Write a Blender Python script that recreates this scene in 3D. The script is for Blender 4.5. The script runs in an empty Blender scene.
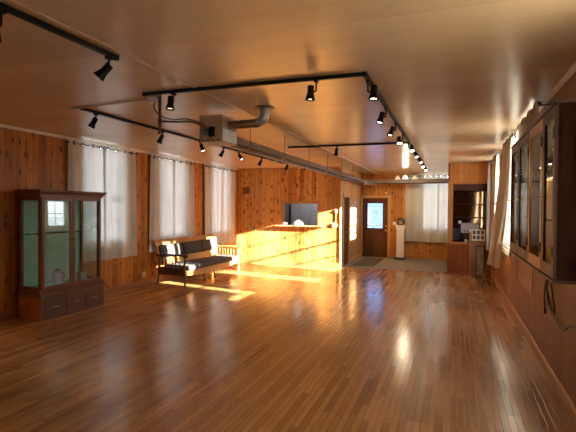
import bpy, bmesh, math, random
from mathutils import Vector, Matrix
random.seed(7)
C = bpy.context.scene.collection
PI = math.pi
XL, XR, H, YK, YF, XK, YB = -6.44, 0.97, 2.98, 13.25, 16.5, -3.12, -3.0

# ------------------------------------------------------------------ materials
def newmat(name):
    m = bpy.data.materials.new(name); m.use_nodes = True
    nt = m.node_tree; nt.nodes.clear()
    out = nt.nodes.new('ShaderNodeOutputMaterial')
    return m, nt, out
class G:
    """tiny node-graph helper"""
    def __init__(s, nt): s.nt = nt
    def n(s, t, **k):
        x = s.nt.nodes.new(t)
        for a, b in k.items(): setattr(x, a, b)
        return x
    def l(s, a, b): s.nt.links.new(a, b)
    def m(s, op, a, b=None, c=None, clamp=False):
        x = s.n('ShaderNodeMath', operation=op); x.use_clamp = clamp
        for i, v in enumerate((a, b, c)):
            if v is None: continue
            if isinstance(v, (int, float)): x.inputs[i].default_value = v
            else: s.l(v, x.inputs[i])
        return x.outputs[0]
    def comb(s, a, b, c=0.0):
        x = s.n('ShaderNodeCombineXYZ')
        for i, v in enumerate((a, b, c)):
            if isinstance(v, (int, float)): x.inputs[i].default_value = v
            else: s.l(v, x.inputs[i])
        return x.outputs[0]
    def mix(s, f, a, b, bt='MIX'):
        x = s.n('ShaderNodeMix', data_type='RGBA', blend_type=bt)
        if isinstance(f, (int, float)): x.inputs[0].default_value = f
        else: s.l(f, x.inputs[0])
        for i, v in ((6, a), (7, b)):
            if isinstance(v, tuple): x.inputs[i].default_value = (*v, 1)
            else: s.l(v, x.inputs[i])
        return x.outputs[2]
    def rng(s, v, a, b, c=0.0, d=1.0):
        x = s.n('ShaderNodeMapRange'); s.l(v, x.inputs[0])
        for i, k in enumerate((a, b, c, d)): x.inputs[i+1].default_value = k
        return x.outputs[0]
    def noise(s, vec, scale, detail=3, rough=.5):
        x = s.n('ShaderNodeTexNoise'); s.l(vec, x.inputs['Vector'])
        x.inputs['Scale'].default_value = scale; x.inputs['Detail'].default_value = detail
        x.inputs['Roughness'].default_value = rough
        return x.outputs['Fac']
    def white(s, vec):
        x = s.n('ShaderNodeTexWhiteNoise', noise_dimensions='3D'); s.l(vec, x.inputs['Vector'])
        return x.outputs['Value']
    def sep(s):
        t = s.n('ShaderNodeTexCoord'); x = s.n('ShaderNodeSeparateXYZ')
        s.l(t.outputs['Object'], x.inputs[0]); return x.outputs, t.outputs['Object']
def finish(g, out, col, rough, bump=None, bs=.3, bd=.01, coat=0.0, metal=0.0, spec=.5):
    p = g.n('ShaderNodeBsdfPrincipled')
    for nm, v in (('Base Color', col), ('Roughness', rough), ('Metallic', metal), ('Coat Weight', coat), ('Specular IOR Level', spec)):
        if isinstance(v, tuple): p.inputs[nm].default_value = (*v, 1)
        elif isinstance(v, (int, float)): p.inputs[nm].default_value = v
        else: g.l(v, p.inputs[nm])
    p.inputs['Coat Roughness'].default_value = .12
    if bump is not None:
        b = g.n('ShaderNodeBump'); b.inputs['Strength'].default_value = bs; b.inputs['Distance'].default_value = bd
        g.l(bump, b.inputs['Height']); g.l(b.outputs[0], p.inputs['Normal'])
    g.l(p.outputs[0], out.inputs[0]); return p

def pine(name, ua, w, light, dark, knot=(.05, .014, .004), kn=1.0, rough=.42, along=2, coat=.0):
    """knotty pine boards; ua: axis across the boards, along: axis along them"""
    m, nt, out = newmat(name); g = G(nt); s, _ = g.sep()
    u, z = s[ua], s[along]
    U = g.m('DIVIDE', u, w); idn = g.m('FLOOR', U); fr = g.m('FRACT', U)
    r = g.white(g.comb(idn, 3.1, 7.7)); r2 = g.white(g.comb(idn, 9.1, 1.7))
    zz = g.m('ADD', z, g.m('MULTIPLY', r, 13.0))
    big = g.noise(g.comb(g.m('MULTIPLY', u, 9.0), g.m('MULTIPLY', zz, .8), idn), 1.0, 3)
    fine = g.noise(g.comb(g.m('MULTIPLY', u, 90.0), g.m('MULTIPLY', zz, 3.0), idn), 1.0, 3, .6)
    v = g.n('ShaderNodeTexVoronoi', voronoi_dimensions='2D'); v.inputs['Scale'].default_value = 1
    g.l(g.comb(g.m('MULTIPLY', u, 8.5), g.m('MULTIPLY', zz, 4.6)), v.inputs['Vector'])
    sc = g.n('ShaderNodeSeparateColor'); g.l(v.outputs['Color'], sc.inputs[0])
    sel = g.rng(sc.outputs[0], .22, .75)
    wob = g.noise(g.comb(g.m('MULTIPLY', u, 40.0), g.m('MULTIPLY', zz, 26.0), idn), 1.0, 2)
    dist = g.m('ADD', v.outputs['Distance'], g.m('MULTIPLY', g.m('SUBTRACT', wob, .5), .16))
    rad = g.m('MULTIPLY', sel, g.rng(sc.outputs[1], 0, 1, .12, .30))
    kd = g.m('MULTIPLY', g.m('SUBTRACT', rad, dist), 14.0, clamp=True); kd = g.m('MULTIPLY', kd, g.m('MULTIPLY', kn, g.rng(sc.outputs[2], 0, 1, .45, .95)), clamp=True)
    halo = g.m('MULTIPLY', g.m('SUBTRACT', g.m('MULTIPLY', rad, 2.4), dist), 1.6, clamp=True); halo = g.m('MULTIPLY', halo, .55*kn)
    f = g.m('ADD', g.m('MULTIPLY', r2, .65), g.m('ADD', g.m('MULTIPLY', big, .75), g.m('MULTIPLY', fine, .45)))
    f = g.m('SUBTRACT', f, .50, clamp=True)
    col = g.mix(f, light, dark); col = g.mix(halo, col, dark); col = g.mix(kd, col, knot)
    e = g.m('MINIMUM', fr, g.m('SUBTRACT', 1.0, fr))
    gr = g.rng(e, .015, .06, 1, 0)
    col = g.mix(g.m('MULTIPLY', gr, g.rng(r, 0, 1, .35, .8)), col, tuple(c*.22 for c in dark))
    hgt = g.m('SUBTRACT', g.m('MULTIPLY', fine, .12), gr)
    finish(g, out, col, rough, hgt, .5, .006, coat, spec=.22); return m

def wood(name, light, dark, axis=2, rough=.4, scale=1.0, coat=.0, spec=.35):
    m, nt, out = newmat(name); g = G(nt); s, _ = g.sep()
    k = [30.0*scale]*3; k[axis] = 2.0*scale
    vec = g.comb(g.m('MULTIPLY', s[0], k[0]), g.m('MULTIPLY', s[1], k[1]), g.m('MULTIPLY', s[2], k[2]))
    a = g.noise(vec, 1.0, 4, .6)
    col = g.mix(g.rng(a, .3, .7), light, dark)
    finish(g, out, col, rough, a, .15, .003, coat, spec=spec); return m

def plain(name, col, rough=.5, metal=0.0, var=.12, spec=.5, bs=0.1, sc=25.0, coat=0.0):
    m, nt, out = newmat(name); g = G(nt); _, o = g.sep()
    a = g.noise(o, sc, 3)
    c = g.mix(g.rng(a, .3, .7), tuple(x*(1-var) for x in col), tuple(min(1, x*(1+var)) for x in col))
    finish(g, out, c, rough, a, bs, .002, coat, metal, spec); return m

def emis(name, col, st):
    m, nt, out = newmat(name); g = G(nt)
    e = g.n('ShaderNodeEmission'); e.inputs[0].default_value = (*col, 1); e.inputs[1].default_value = st
    g.l(e.outputs[0], out.inputs[0]); return m

def glass(name, tint=(1, 1, 1), base=.05, rough=.01, fr=.45):
    m, nt, out = newmat(name); g = G(nt)
    t = g.n('ShaderNodeBsdfTransparent'); t.inputs[0].default_value = (*tint, 1)
    r = g.n('ShaderNodeBsdfGlossy'); r.inputs['Roughness'].default_value = rough
    f = g.n('ShaderNodeLayerWeight'); f.inputs[0].default_value = .35
    mx = g.n('ShaderNodeMixShader'); g.l(g.m('ADD', g.m('MULTIPLY', f.outputs['Fresnel'], fr), base, clamp=True), mx.inputs[0])
    g.l(t.outputs[0], mx.inputs[1]); g.l(r.outputs[0], mx.inputs[2]); g.l(mx.outputs[0], out.inputs[0]); return m

def fabric(name, col, trans=.45, clear=.08, weave=420.0):
    m, nt, out = newmat(name); g = G(nt); s, o = g.sep()
    a = g.noise(o, weave, 2); b = g.noise(o, 3.0, 2)
    c = g.mix(g.m('MULTIPLY', a, .5), col, tuple(x*.78 for x in col)); c = g.mix(g.m('MULTIPLY', b, .25), c, tuple(x*.85 for x in col))
    d = g.n('ShaderNodeBsdfDiffuse'); g.l(c, d.inputs[0])
    t = g.n('ShaderNodeBsdfTranslucent'); g.l(c, t.inputs[0])
    x = g.n('ShaderNodeMixShader'); x.inputs[0].default_value = trans
    g.l(d.outputs[0], x.inputs[1]); g.l(t.outputs[0], x.inputs[2])
    tr = g.n('ShaderNodeBsdfTransparent'); y = g.n('ShaderNodeMixShader'); y.inputs[0].default_value = clear
    g.l(x.outputs[0], y.inputs[1]); g.l(tr.outputs[0], y.inputs[2]); g.l(y.outputs[0], out.inputs[0]); return m

def floor_mat():
    m, nt, out = newmat('oak_strip_floor'); g = G(nt); s, o = g.sep()
    x, y = s[0], s[1]
    U = g.m('DIVIDE', x, .057); idn = g.m('FLOOR', U); fr = g.m('FRACT', U)
    r = g.white(g.comb(idn, 1.3, 2.2))
    V = g.m('ADD', g.m('DIVIDE', y, .85), g.m('MULTIPLY', r, 31.0)); idv = g.m('FLOOR', V); fv = g.m('FRACT', V)
    r2 = g.white(g.comb(idn, idv, 4.4)); r3 = g.white(g.comb(idv, idn, 8.4))
    fine = g.noise(g.comb(g.m('MULTIPLY', x, 130.0), g.m('MULTIPLY', y, 5.0), g.m('MULTIPLY', r2, 40.0)), 1.0, 3, .65)
    big = g.noise(o, .55, 4, .6); mid = g.noise(o, 2.3, 3, .6)
    col = g.mix(r2, (.66, .34, .125), (.39, .18, .058))
    col = g.mix(g.rng(r3, .88, 1, 0, .6), col, (.13, .05, .013))
    col = g.mix(g.rng(fine, .35, .75, 0, .45), col, (.13, .05, .013))
    col = g.mix(g.rng(big, .5, .75, 0, .35), col, (.11, .045, .014))
    col = g.mix(g.rng(mid, .5, .9, 0, .3), col, (.10, .045, .018))
    # dark worn patch by the right wall
    dx = g.m('SUBTRACT', x, .15); dy = g.m('MULTIPLY', g.m('SUBTRACT', y, 9.9), .55)
    d = g.m('SQRT', g.m('ADD', g.m('MULTIPLY', dx, dx), g.m('MULTIPLY', dy, dy)))
    pm = g.m('MULTIPLY', g.rng(d, .25, .75, 1, 0), g.rng(g.noise(o, 5.0, 3), .35, .6))
    col = g.mix(g.m('MULTIPLY', pm, .6), col, (.045, .028, .016))
    e = g.m('MINIMUM', fr, g.m('SUBTRACT', 1.0, fr)); ev = g.m('MINIMUM', fv, g.m('SUBTRACT', 1.0, fv))
    gap = g.m('MAXIMUM', g.rng(e, .02, .07, 1, 0), g.rng(ev, .001, .004, 1, 0))
    col = g.mix(g.m('MULTIPLY', gap, .6), col, (.035, .014, .005))
    tilt = g.m('MULTIPLY', g.m('SUBTRACT', fr, .5), g.m('SUBTRACT', r2, .5))
    wav = g.noise(g.comb(g.m('MULTIPLY', x, 7.0), g.m('MULTIPLY', y, 4.5)), 1.0, 2)
    hgt = g.m('ADD', g.m('ADD', g.m('MULTIPLY', tilt, .35), g.m('MULTIPLY', wav, 1.3)), g.m('SUBTRACT', g.m('MULTIPLY', fine, .08), g.m('MULTIPLY', gap, .35)))
    rough = g.m('ADD', g.rng(mid, .35, .75, .13, .25), g.m('MULTIPLY', pm, .25))
    finish(g, out, col, rough, hgt, .35, .0045, 0.0, spec=.4); return m

def ceil_mat():
    m, nt, out = newmat('plank_ceiling'); g = G(nt); s, o = g.sep()
    x, y = s[0], s[1]
    U = g.m('DIVIDE', y, .30); idn = g.m('FLOOR', U); fr = g.m('FRACT', U)
    r = g.white(g.comb(idn, 5.5, 2.2))
    e = g.m('MINIMUM', fr, g.m('SUBTRACT', 1.0, fr)); gap = g.rng(e, .008, .03, 1, 0)
    n = g.noise(o, 1.2, 3)
    col = g.mix(r, (.70, .51, .31), (.65, .47, .28)); col = g.mix(g.rng(n, .4, .7, 0, .25), col, (.50, .35, .21))
    col = g.mix(g.m('MULTIPLY', gap, .16), col, (.25, .15, .08))
    wav = g.noise(g.comb(g.m('MULTIPLY', x, 1.6), g.m('MULTIPLY', y, 5.0)), 1.0, 2)
    hgt = g.m('ADD', g.m('SUBTRACT', g.m('MULTIPLY', wav, .9), g.m('MULTIPLY', gap, .12)), g.m('MULTIPLY', g.m('MULTIPLY', fr, g.m('SUBTRACT', 1.0, fr)), 1.2))
    finish(g, out, col, .27, hgt, .4, .006, 0.0, spec=.55); return m

def carpet_mat():
    m, nt, out = newmat('carpet_gray'); g = G(nt); _, o = g.sep()
    a = g.noise(o, 160.0, 3, .7); b = g.noise(o, 3.0, 2)
    c = g.mix(a, (.12, .105, .085), (.23, .20, .165)); c = g.mix(g.m('MULTIPLY', b, .3), c, (.15, .13, .10))
    finish(g, out, c, .95, a, .6, .004, 0, spec=.1); return m

M = {}
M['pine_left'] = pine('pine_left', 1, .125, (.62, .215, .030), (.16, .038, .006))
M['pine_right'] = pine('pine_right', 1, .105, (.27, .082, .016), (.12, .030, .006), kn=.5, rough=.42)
M['pine_kitchen'] = pine('pine_kitchen', 0, .125, (.72, .36, .095), (.27, .078, .012), knot=(.07, .018, .005), kn=1.0)
M['pine_far'] = pine('pine_far', 0, .14, (.60, .28, .07), (.28, .10, .02), kn=.9)
M['pine_hall'] = pine('pine_hall', 1, .14, (.62, .34, .13), (.38, .17, .05), kn=.7)
M['floor'] = floor_mat(); M['ceiling'] = ceil_mat(); M['carpet'] = carpet_mat()
M['trim'] = wood('trim_pine', (.60, .34, .14), (.45, .22, .08), 2)
M['trim_y'] = wood('base_pine', (.38, .17, .055), (.24, .09, .028), 1)
M['trim_x'] = wood('base_pine_x', (.50, .24, .07), (.36, .14, .04), 0)
M['cream'] = plain('cream_paint', (.66, .54, .40), .4)
M['trim_ceiling'] = plain('ceiling_batten', (.68, .50, .32), .4)
M['white'] = plain('white_paint', (.86, .83, .76), .4, var=.03, bs=.02)
M['ivory'] = plain('ivory_plastic', (.75, .70, .58), .35)
M['winframe'] = plain('window_paint', (.62, .56, .47), .45)
M['glass'] = glass('window_glass', (1, 1, 1), .03)
M['cabglass'] = glass('cabinet_glass', (.95, .98, .97), .02, fr=.25)
M['curtain'] = fabric('curtain_linen', (.70, .67, .57), .19, .008)
M['curtain_r'] = fabric('curtain_linen_tan', (.54, .45, .33), .02, .0)
M['black'] = plain('black_metal', (.010, .009, .009), .5, spec=.15)
M['dark_iron'] = plain('dark_iron_rod', (.05, .04, .035), .4, .6)
M['doorbrown'] = wood('door_brown', (.085, .032, .011), (.055, .02, .007), 2, .5, spec=.15)
M['brass'] = plain('brass', (.6, .42, .16), .3, 1.0)
M['cab'] = wood('display_walnut', (.17, .065, .024), (.085, .030, .012), 2, .35)
M['cab_x'] = wood('display_plinth', (.15, .068, .034), (.075, .032, .017), 1, .4)
M['cab_end'] = wood('display_end', (.33, .12, .03), (.20, .065, .017), 2, .4)
M['teal'] = plain('teal_paint', (.25, .66, .56), .55, var=.06, sc=4)
M['rcab'] = wood('wall_cabinet_wood', (.055, .015, .006), (.022, .006, .003), 2, .45, spec=.2)
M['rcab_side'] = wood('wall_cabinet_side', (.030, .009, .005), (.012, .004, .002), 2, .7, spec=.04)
M['rcab_lit'] = wood('wall_cabinet_lit', (.52, .24, .05), (.35, .14, .03), 2, .35)
M['oak'] = wood('bench_oak', (.50, .25, .08), (.34, .15, .045), 1, .35)
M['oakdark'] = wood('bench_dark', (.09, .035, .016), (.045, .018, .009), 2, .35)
M['cushion'] = plain('charcoal_cushion', (.058, .053, .050), .75, spec=.2, var=.25, sc=60, bs=.4)
M['piping'] = plain('cushion_piping', (.03, .028, .028), .7)
M['galv'] = plain('galvanized', (.42, .40, .37), .34, .85, var=.15, sc=12)
M['heater'] = plain('heater_enamel', (.42, .30, .17), .5, .1)
M['heater_lt'] = plain('heater_panel', (.62, .62, .60), .4, .3)
M['tube'] = plain('radiant_tube', (.10, .075, .06), .5, .7)
M['flue'] = plain('flue_pipe', (.33, .24, .15), .35, .8, sc=9)
M['bluefit'] = plain('blue_fitting', (.25, .30, .34), .4, .4)
M['lens'] = emis('lamp_lens', (1, .80, .52), 20)
M['lensoff'] = emis('lamp_lens_dim', (1, .75, .45), 2.5)
M['shade'] = emis('glass_shade_lit', (1, .83, .58), 4)
M['shade_off'] = emis('glass_shade_side', (1, .72, .42), 1.1)
M['case'] = wood('case_pine', (.50, .20, .045), (.33, .115, .025), 2, .4)
M['case_red'] = wood('case_redwood', (.30, .085, .022), (.19, .05, .014), 2, .4)
M['mirror'] = plain('dark_reflector', (.16, .12, .09), .06, 1.0, var=.02, bs=0)
M['printer'] = plain('printer_gray', (.36, .37, .40), .45)
M['blackpl'] = plain('black_plastic', (.012, .014, .018), .3)
M['mat'] = plain('door_mat_fabric', (.014, .012, .009), .95, var=.4, sc=120)
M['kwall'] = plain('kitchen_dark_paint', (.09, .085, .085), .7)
M['steelblue'] = plain('gray_locker', (.30, .34, .40), .45)
M['bowl'] = plain('glazed_bowl', (.34, .44, .47), .2)
M['tin'] = plain('painted_tin', (.26, .36, .38), .4, .2)
M['paper'] = plain('paper', (.72, .70, .62), .7)
M['inkgray'] = plain('printed_square', (.05, .045, .04), .6)
M['board'] = wood('board_brown', (.30, .17, .09), (.20, .11, .06), 2, .6)
M['amber'] = plain('amber_reflection', (.62, .33, .07), .5)
M['cord'] = plain('cord_rubber', (.02, .012, .01), .5)
M['ground'] = plain('snowy_ground', (.55, .55, .52), .9, sc=2)
M['foliage'] = plain('distant_hedge', (.20, .25, .20), .9, sc=2)

# ------------------------------------------------------------------ mesh helpers
class B:
    def __init__(s): s.b = bmesh.new()
    def box(s, x0, x1, y0, y1, z0, z1, bev=0.0, rot=None, piv=None):
        r = bmesh.ops.create_cube(s.b, size=1.0); vs = r['verts']
        for v in vs: v.co = Vector(((v.co.x+.5)*(x1-x0)+x0, (v.co.y+.5)*(y1-y0)+y0, (v.co.z+.5)*(z1-z0)+z0))
        if rot is not None:
            p = Vector(piv) if piv else Vector(((x0+x1)/2, (y0+y1)/2, (z0+z1)/2))
            for v in vs: v.co = rot @ (v.co-p) + p
        if bev > 0:
            es = list({e for v in vs for e in v.link_edges})
            bmesh.ops.bevel(s.b, geom=es, offset=bev, segments=2, affect='EDGES', profile=.7)
        return s
    def tube(s, pts, r, n=12, caps=True):
        """pts polyline; r float or list"""
        pts = [Vector(p) for p in pts]; rs = r if isinstance(r, (list, tuple)) else [r]*len(pts)
        rings = []; prev = None
        for i, p in enumerate(pts):
            if i == 0: t = pts[1]-pts[0]
            elif i == len(pts)-1: t = pts[-1]-pts[-2]
            else:
                t = (pts[i+1]-p).normalized() + (p-pts[i-1]).normalized()
            if t.length < 1e-9: t = pts[min(i+1, len(pts)-1)]-pts[max(i-1,0)]
            t.normalize()
            if prev is None:
                a = Vector((0, 0, 1)) if abs(t.z) < .9 else Vector((1, 0, 0))
                nrm = t.cross(a).normalized()
            else:
                nrm = prev - t*prev.dot(t)
                nrm.normalize()
            prev = nrm; bn = t.cross(nrm)
            rings.append([s.b.verts.new(p + (nrm*math.cos(2*PI*k/n)+bn*math.sin(2*PI*k/n))*rs[i]) for k in range(n)])
        for a, c in zip(rings, rings[1:]):
            for k in range(n): s.b.faces.new((a[k], a[(k+1)%n], c[(k+1)%n], c[k]))
        if caps:
            s.b.faces.new(rings[0][::-1]); s.b.faces.new(rings[-1])
        return s
    def lathe(s, prof, org=(0, 0, 0), n=24, mat=None):
        """prof list of (r,z)"""
        o = Vector(org); rings = []
        for r, z in prof:
            ring = []
            for k in range(n):
                p = Vector((r*math.cos(2*PI*k/n), r*math.sin(2*PI*k/n), z))
                if mat is not None: p = mat @ p
                ring.append(s.b.verts.new(p+o))
            rings.append(ring)
        for a, c in zip(rings, rings[1:]):
            for k in range(n): s.b.faces.new((a[k], a[(k+1)%n], c[(k+1)%n], c[k]))
        if prof[0][0] > 1e-6: s.b.faces.new(rings[0][::-1])
        if prof[-1][0] > 1e-6: s.b.faces.new(rings[-1])
        return s
    def prism(s, poly, axis, a, b):
        """extrude 2-D poly along axis from a to b"""
        def P(u, v, w):
            return {0: (w, u, v), 1: (u, w, v), 2: (u, v, w)}[axis]
        A = [s.b.verts.new(P(u, v, a)) for u, v in poly]; D = [s.b.verts.new(P(u, v, b)) for u, v in poly]
        n = len(poly)
        for i in range(n): s.b.faces.new((A[i], A[(i+1)%n], D[(i+1)%n], D[i]))
        s.b.faces.new(A[::-1]); s.b.faces.new(D)
        return s
    def torus(s, c, R, r, axis=0, n=20, k=8):
        c = Vector(c); rings = []
        for i in range(n):
            a = 2*PI*i/n; ring = []
            for j in range(k):
                b = 2*PI*j/k; q = (R+r*math.cos(b)); u, v, w = q*math.cos(a), q*math.sin(a), r*math.sin(b)
                ring.append(s.b.verts.new(c+Vector({0: (w, u, v), 1: (u, w, v), 2: (u, v, w)}[axis])))
            rings.append(ring)
        for i in range(n):
            for j in range(k): s.b.faces.new((rings[i][j], rings[(i+1)%n][j], rings[(i+1)%n][(j+1)%k], rings[i][(j+1)%k]))
        return s
    def out(s, name, mat, parent=None, smooth=False, loc=None):
        bmesh.ops.recalc_face_normals(s.b, faces=s.b.faces[:])
        me = bpy.data.meshes.new(name); s.b.to_mesh(me); s.b.free()
        if smooth:
            for p in me.polygons: p.use_smooth = True
            try: me.set_sharp_from_angle(angle=math.radians(38))
            except Exception: pass
        me.materials.append(mat)
        o = bpy.data.objects.new(name, me); C.objects.link(o)
        if loc is not None: o.location = loc
        if parent is not None: o.parent = parent
        return o
def tag(o, label=None, cat=None, group=None, kind=None):
    if label: o['label'] = label
    if cat: o['category'] = cat
    if group: o['group'] = group
    if kind: o['kind'] = kind
    return o
def thing(name, label, cat, loc=(0, 0, 0), rz=0.0, group=None):
    o = bpy.data.objects.new(name, None); C.objects.link(o); o.location = loc; o.rotation_euler = (0, 0, rz)
    o.empty_display_size = .1
    return tag(o, label, cat, group)
def struct(o, label=None, cat=None): return tag(o, label, cat, kind='structure')
def clone(root, loc, label):
    r = root.copy(); C.objects.link(r); r.location = loc; r['label'] = label
    for ch in list(root.children):
        c = ch.copy(); C.objects.link(c); c.parent = r
        for gch in list(ch.children):
            d = gch.copy(); C.objects.link(d); d.parent = c
    return r

# ------------------------------------------------------------------ the shell
TH = .16
def wall_x(name, x0, x1, y0, y1, holes, mat, label):
    """wall in a plane of constant x with rectangular holes (ya,yb,za,zb)"""
    b = B(); y = y0
    for (ya, yb, za, zb) in sorted(holes):
        if ya > y: b.box(x0, x1, y, ya, 0, H)
        if za > 0: b.box(x0, x1, ya, yb, 0, za)
        if zb < H: b.box(x0, x1, ya, yb, zb, H)
        y = yb
    b.box(x0, x1, y, y1, 0, H)
    return struct(b.out(name, mat), label, 'wall')
def wall_y(name, y0, y1, x0, x1, holes, mat, label):
    b = B(); x = x0
    for (xa, xb, za, zb) in sorted(holes):
        if xa > x: b.box(x, xa, y0, y1, 0, H)
        if za > 0: b.box(xa, xb, y0, y1, 0, za)
        if zb < H: b.box(xa, xb, y0, y1, zb, H)
        x = xb
    b.box(x, x1, y0, y1, 0, H)
    return struct(b.out(name, mat), label, 'wall')

WZ0, WZ1 = 1.0, 2.97
WL = [(-2.2, -.9), (2.0, 3.2), (6.65, 7.85), (9.0, 10.15), (11.4, 12.55), (14.4, 15.4)]  # first two and last are unseen windows added to let in light
WR = [ (1.95, 3.2), (6.6, 7.9), (8.95, 10.2), (11.2, 12.5), (13.65, 14.85)]
FW = (-1.05, 0.05)
SR = lambda a: 1.75 if a > 13 else 1.22 if 6 < a < 8 else WZ0     # sill heights on the right wall
struct(B().box(XL-TH, XR+TH, YB-TH, YF+TH, -.12, 0).out('floor', M['floor']), 'glossy brown oak strip floor of the hall', 'floor')
struct(B().box(XL-TH, XR+TH, YB-TH, YF+TH, H, H+.1).out('ceiling', M['ceiling']), 'tan satin plank ceiling of the hall', 'ceiling')
wall_x('wall_left', XL-TH, XL, YB-TH, YF+TH, [(a, b, WZ0, WZ1) for a, b in WL], M['pine_left'], 'dark knotty pine wall on the left')
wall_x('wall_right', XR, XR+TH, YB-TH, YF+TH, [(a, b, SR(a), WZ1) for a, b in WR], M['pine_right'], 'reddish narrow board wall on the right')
wall_y('wall_back', YB-TH, YB, XL, XR, [], M['pine_kitchen'], 'knotty pine wall behind the viewer')
wall_y('wall_far', YF, YF+TH, XL, XR, [(-3.07, -2.17, 0, 2.13), (FW[0], FW[1], WZ0, WZ1)], M['pine_far'], 'pine wall at the far end around the entry door')
wall_y('wall_kitchen', YK, YK+.12, XL, XK, [(-4.93, -3.80, 1.22, 1.90)], M['pine_kitchen'], 'sunlit knotty pine partition wall with a pass-through')
wall_x('wall_hall', XK-.12, XK, YK+.12, YF, [(13.66, 14.42, 0, 2.10)], M['pine_hall'], 'pale pine side wall beside the entry')
# kitchen room lining (dark)
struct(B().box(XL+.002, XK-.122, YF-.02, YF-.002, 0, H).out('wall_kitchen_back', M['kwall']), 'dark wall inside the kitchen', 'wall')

# baseboards and ceiling mouldings
def base_x(name, x0, sgn, y0, y1, gaps=(), mat=None):
    b = B(); y = y0
    for a, c in list(gaps)+[(y1, y1)]:
        if a > y:
            p = [(x0, 0), (x0+sgn*.018, 0), (x0+sgn*.018, .10), (x0+sgn*.010, .125), (x0, .13)]
            b.prism(p, 1, y, a)
        y = c
    return struct(b.out(name, mat or M['trim_y']))
base_x('baseboard_left', XL, 1, YB, YK)
base_x('baseboard_right', XR, -1, YB, 13.0)
base_x('baseboard_hall', XK, 1, YK+.0, YF, [(13.56, 14.52)], M['trim'])
b = B(); b.box(XL+.018, -3.14, YK-.018, YK, 0, .13, .004); struct(b.out('baseboard_kitchen', M['trim_x']))
b = B(); b.box(-2.05, XR, YF-.018, YF, 0, .12, .004); struct(b.out('baseboard_far', M['trim_x']))
def crown(name, poly, y0, y1): struct(B().prism(poly, 1, y0, y1).out(name, M['cream']))
crown('trim_1', [(XL, H), (XL+.03, H), (XL+.02, H-.025), (XL, H-.045)], YB, YK)
crown('trim_2', [(XR, H), (XR-.03, H), (XR-.02, H-.025), (XR, H-.045)], YB, 13.05)
struct(B().box(-2.53, -2.49, YB, YF, H-.005, H+.001).out('trim_3', M['trim_ceiling']))
struct(B().box(XL+.03, XK, YK-.02, YK, H-.03, H).out('trim_4', M['trim_x']))
# corner post at the end of the kitchen partition
struct(B().box(XK-.02, XK+.02, YK-.022, YK+.10, 0, H, .003).out('trim_5', M['trim']))
# doorway casing in hall wall
b = B(); b.box(XK, XK+.02, 13.56, 13.66, 0, 2.2); b.box(XK, XK+.02, 14.42, 14.52, 0, 2.2); b.box(XK, XK+.022, 13.56, 14.52, 2.10, 2.2)
struct(b.out('trim_6', M['trim']))
# entry door casing
b = B(); b.box(-3.115, -3.07, YF-.02, YF, 0, 2.20); b.box(-2.17, -2.08, YF-.02, YF, 0, 2.20); b.box(-3.115, -2.08, YF-.022, YF, 2.13, 2.22)
struct(b.out('trim_7', M['trim']))

# windows
wn = [0]
def window(side, a, c, WZ0=1.0):
    """side: 'L','R','F' with span a..c ; double-hung sash, 3x2 lights per sash"""
    z00 = WZ0; wn[0] += 1; nm = 'window_%d' % wn[0]
    def bx(bb, u0, u1, d0, d1, z0, z1):     # u along wall, d depth outwards from the inner face
        if side == 'L': bb.box(XL-d1, XL-d0, u0, u1, z0, z1)
        elif side == 'R': bb.box(XR+d0, XR+d1, u0, u1, z0, z1)
        elif side == 'F': bb.box(u0, u1, YF+d0, YF+d1, z0, z1)
        else: bb.box(u0, u1, YB-d1, YB-d0, z0, z1)
    fr = B(); J = .05
    bx(fr, a, a+J, .0, .15, WZ0, WZ1); bx(fr, c-J, c, .0, .15, WZ0, WZ1); bx(fr, a+J, c-J, .0, .15, WZ1-.02, WZ1); bx(fr, a+J, c-J, .0, .15, WZ0, WZ0+.05)
    W = .09   # interior casing
    bx(fr, a-W, a, -.02, 0, z00-.05, H-.002); bx(fr, c, c+W, -.02, 0, z00-.05, H-.002)
    bx(fr, a-W, c+W, -.035, 0, WZ0-.08, WZ0-.0)
    root = struct(fr.out(nm, M['winframe']), 'tall white painted double-hung window behind a curtain', 'window')
    mid = (WZ0+WZ1)/2-.05
    for (z0, z1, d) in ((WZ0+.05, mid+.02, .055), (mid-.02, WZ1-.02, .09)):
        s = B()
        bx(s, a+J, a+J+.045, d, d+.03, z0, z1); bx(s, c-J-.045, c-J, d, d+.03, z0, z1)
        bx(s, a+J+.045, c-J-.045, d, d+.03, z0, z0+.045); bx(s, a+J+.045, c-J-.045, d, d+.03, z1-.045, z1)
        w = (c-J-.045)-(a+J+.045)
        for i in (1, 2):
            u = a+J+.045+w*i/3; bx(s, u-.012, u+.012, d+.004, d+.026, z0+.045, z1-.045)
        zm = (z0+z1)/2; bx(s, a+J+.045, c-J-.045, d+.003, d+.027, zm-.013, zm+.013)
        so_ = s.out('sash', M['winframe'], root)
        p = B(); bx(p, a+J+.04, c-J-.04, d+.013, d+.017, z0+.04, z1-.04); p.out('pane', M['glass'], so_)
    return root
for a, c in WL: window('L', a, c)
for a, c in WR: window('R', a, c, SR(a))
window('F', *FW)

# portals for the daylight
def portal(loc, rot, sx, sy):
    l = bpy.data.lights.new('window_portal', 'AREA'); l.shape = 'RECTANGLE'; l.size = sx; l.size_y = sy
    l.cycles.is_portal = True
    o = bpy.data.objects.new('window_portal', l); C.objects.link(o); o.location = loc; o.rotation_euler = rot
zc = (WZ0+WZ1)/2
for a, c in WL: portal((XL-.17, (a+c)/2, zc), (0, -PI/2, 0), WZ1-WZ0, c-a)
for a, c in WR: portal((XR+.17, (a+c)/2, zc), (0, PI/2, 0), WZ1-WZ0, c-a)

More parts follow.
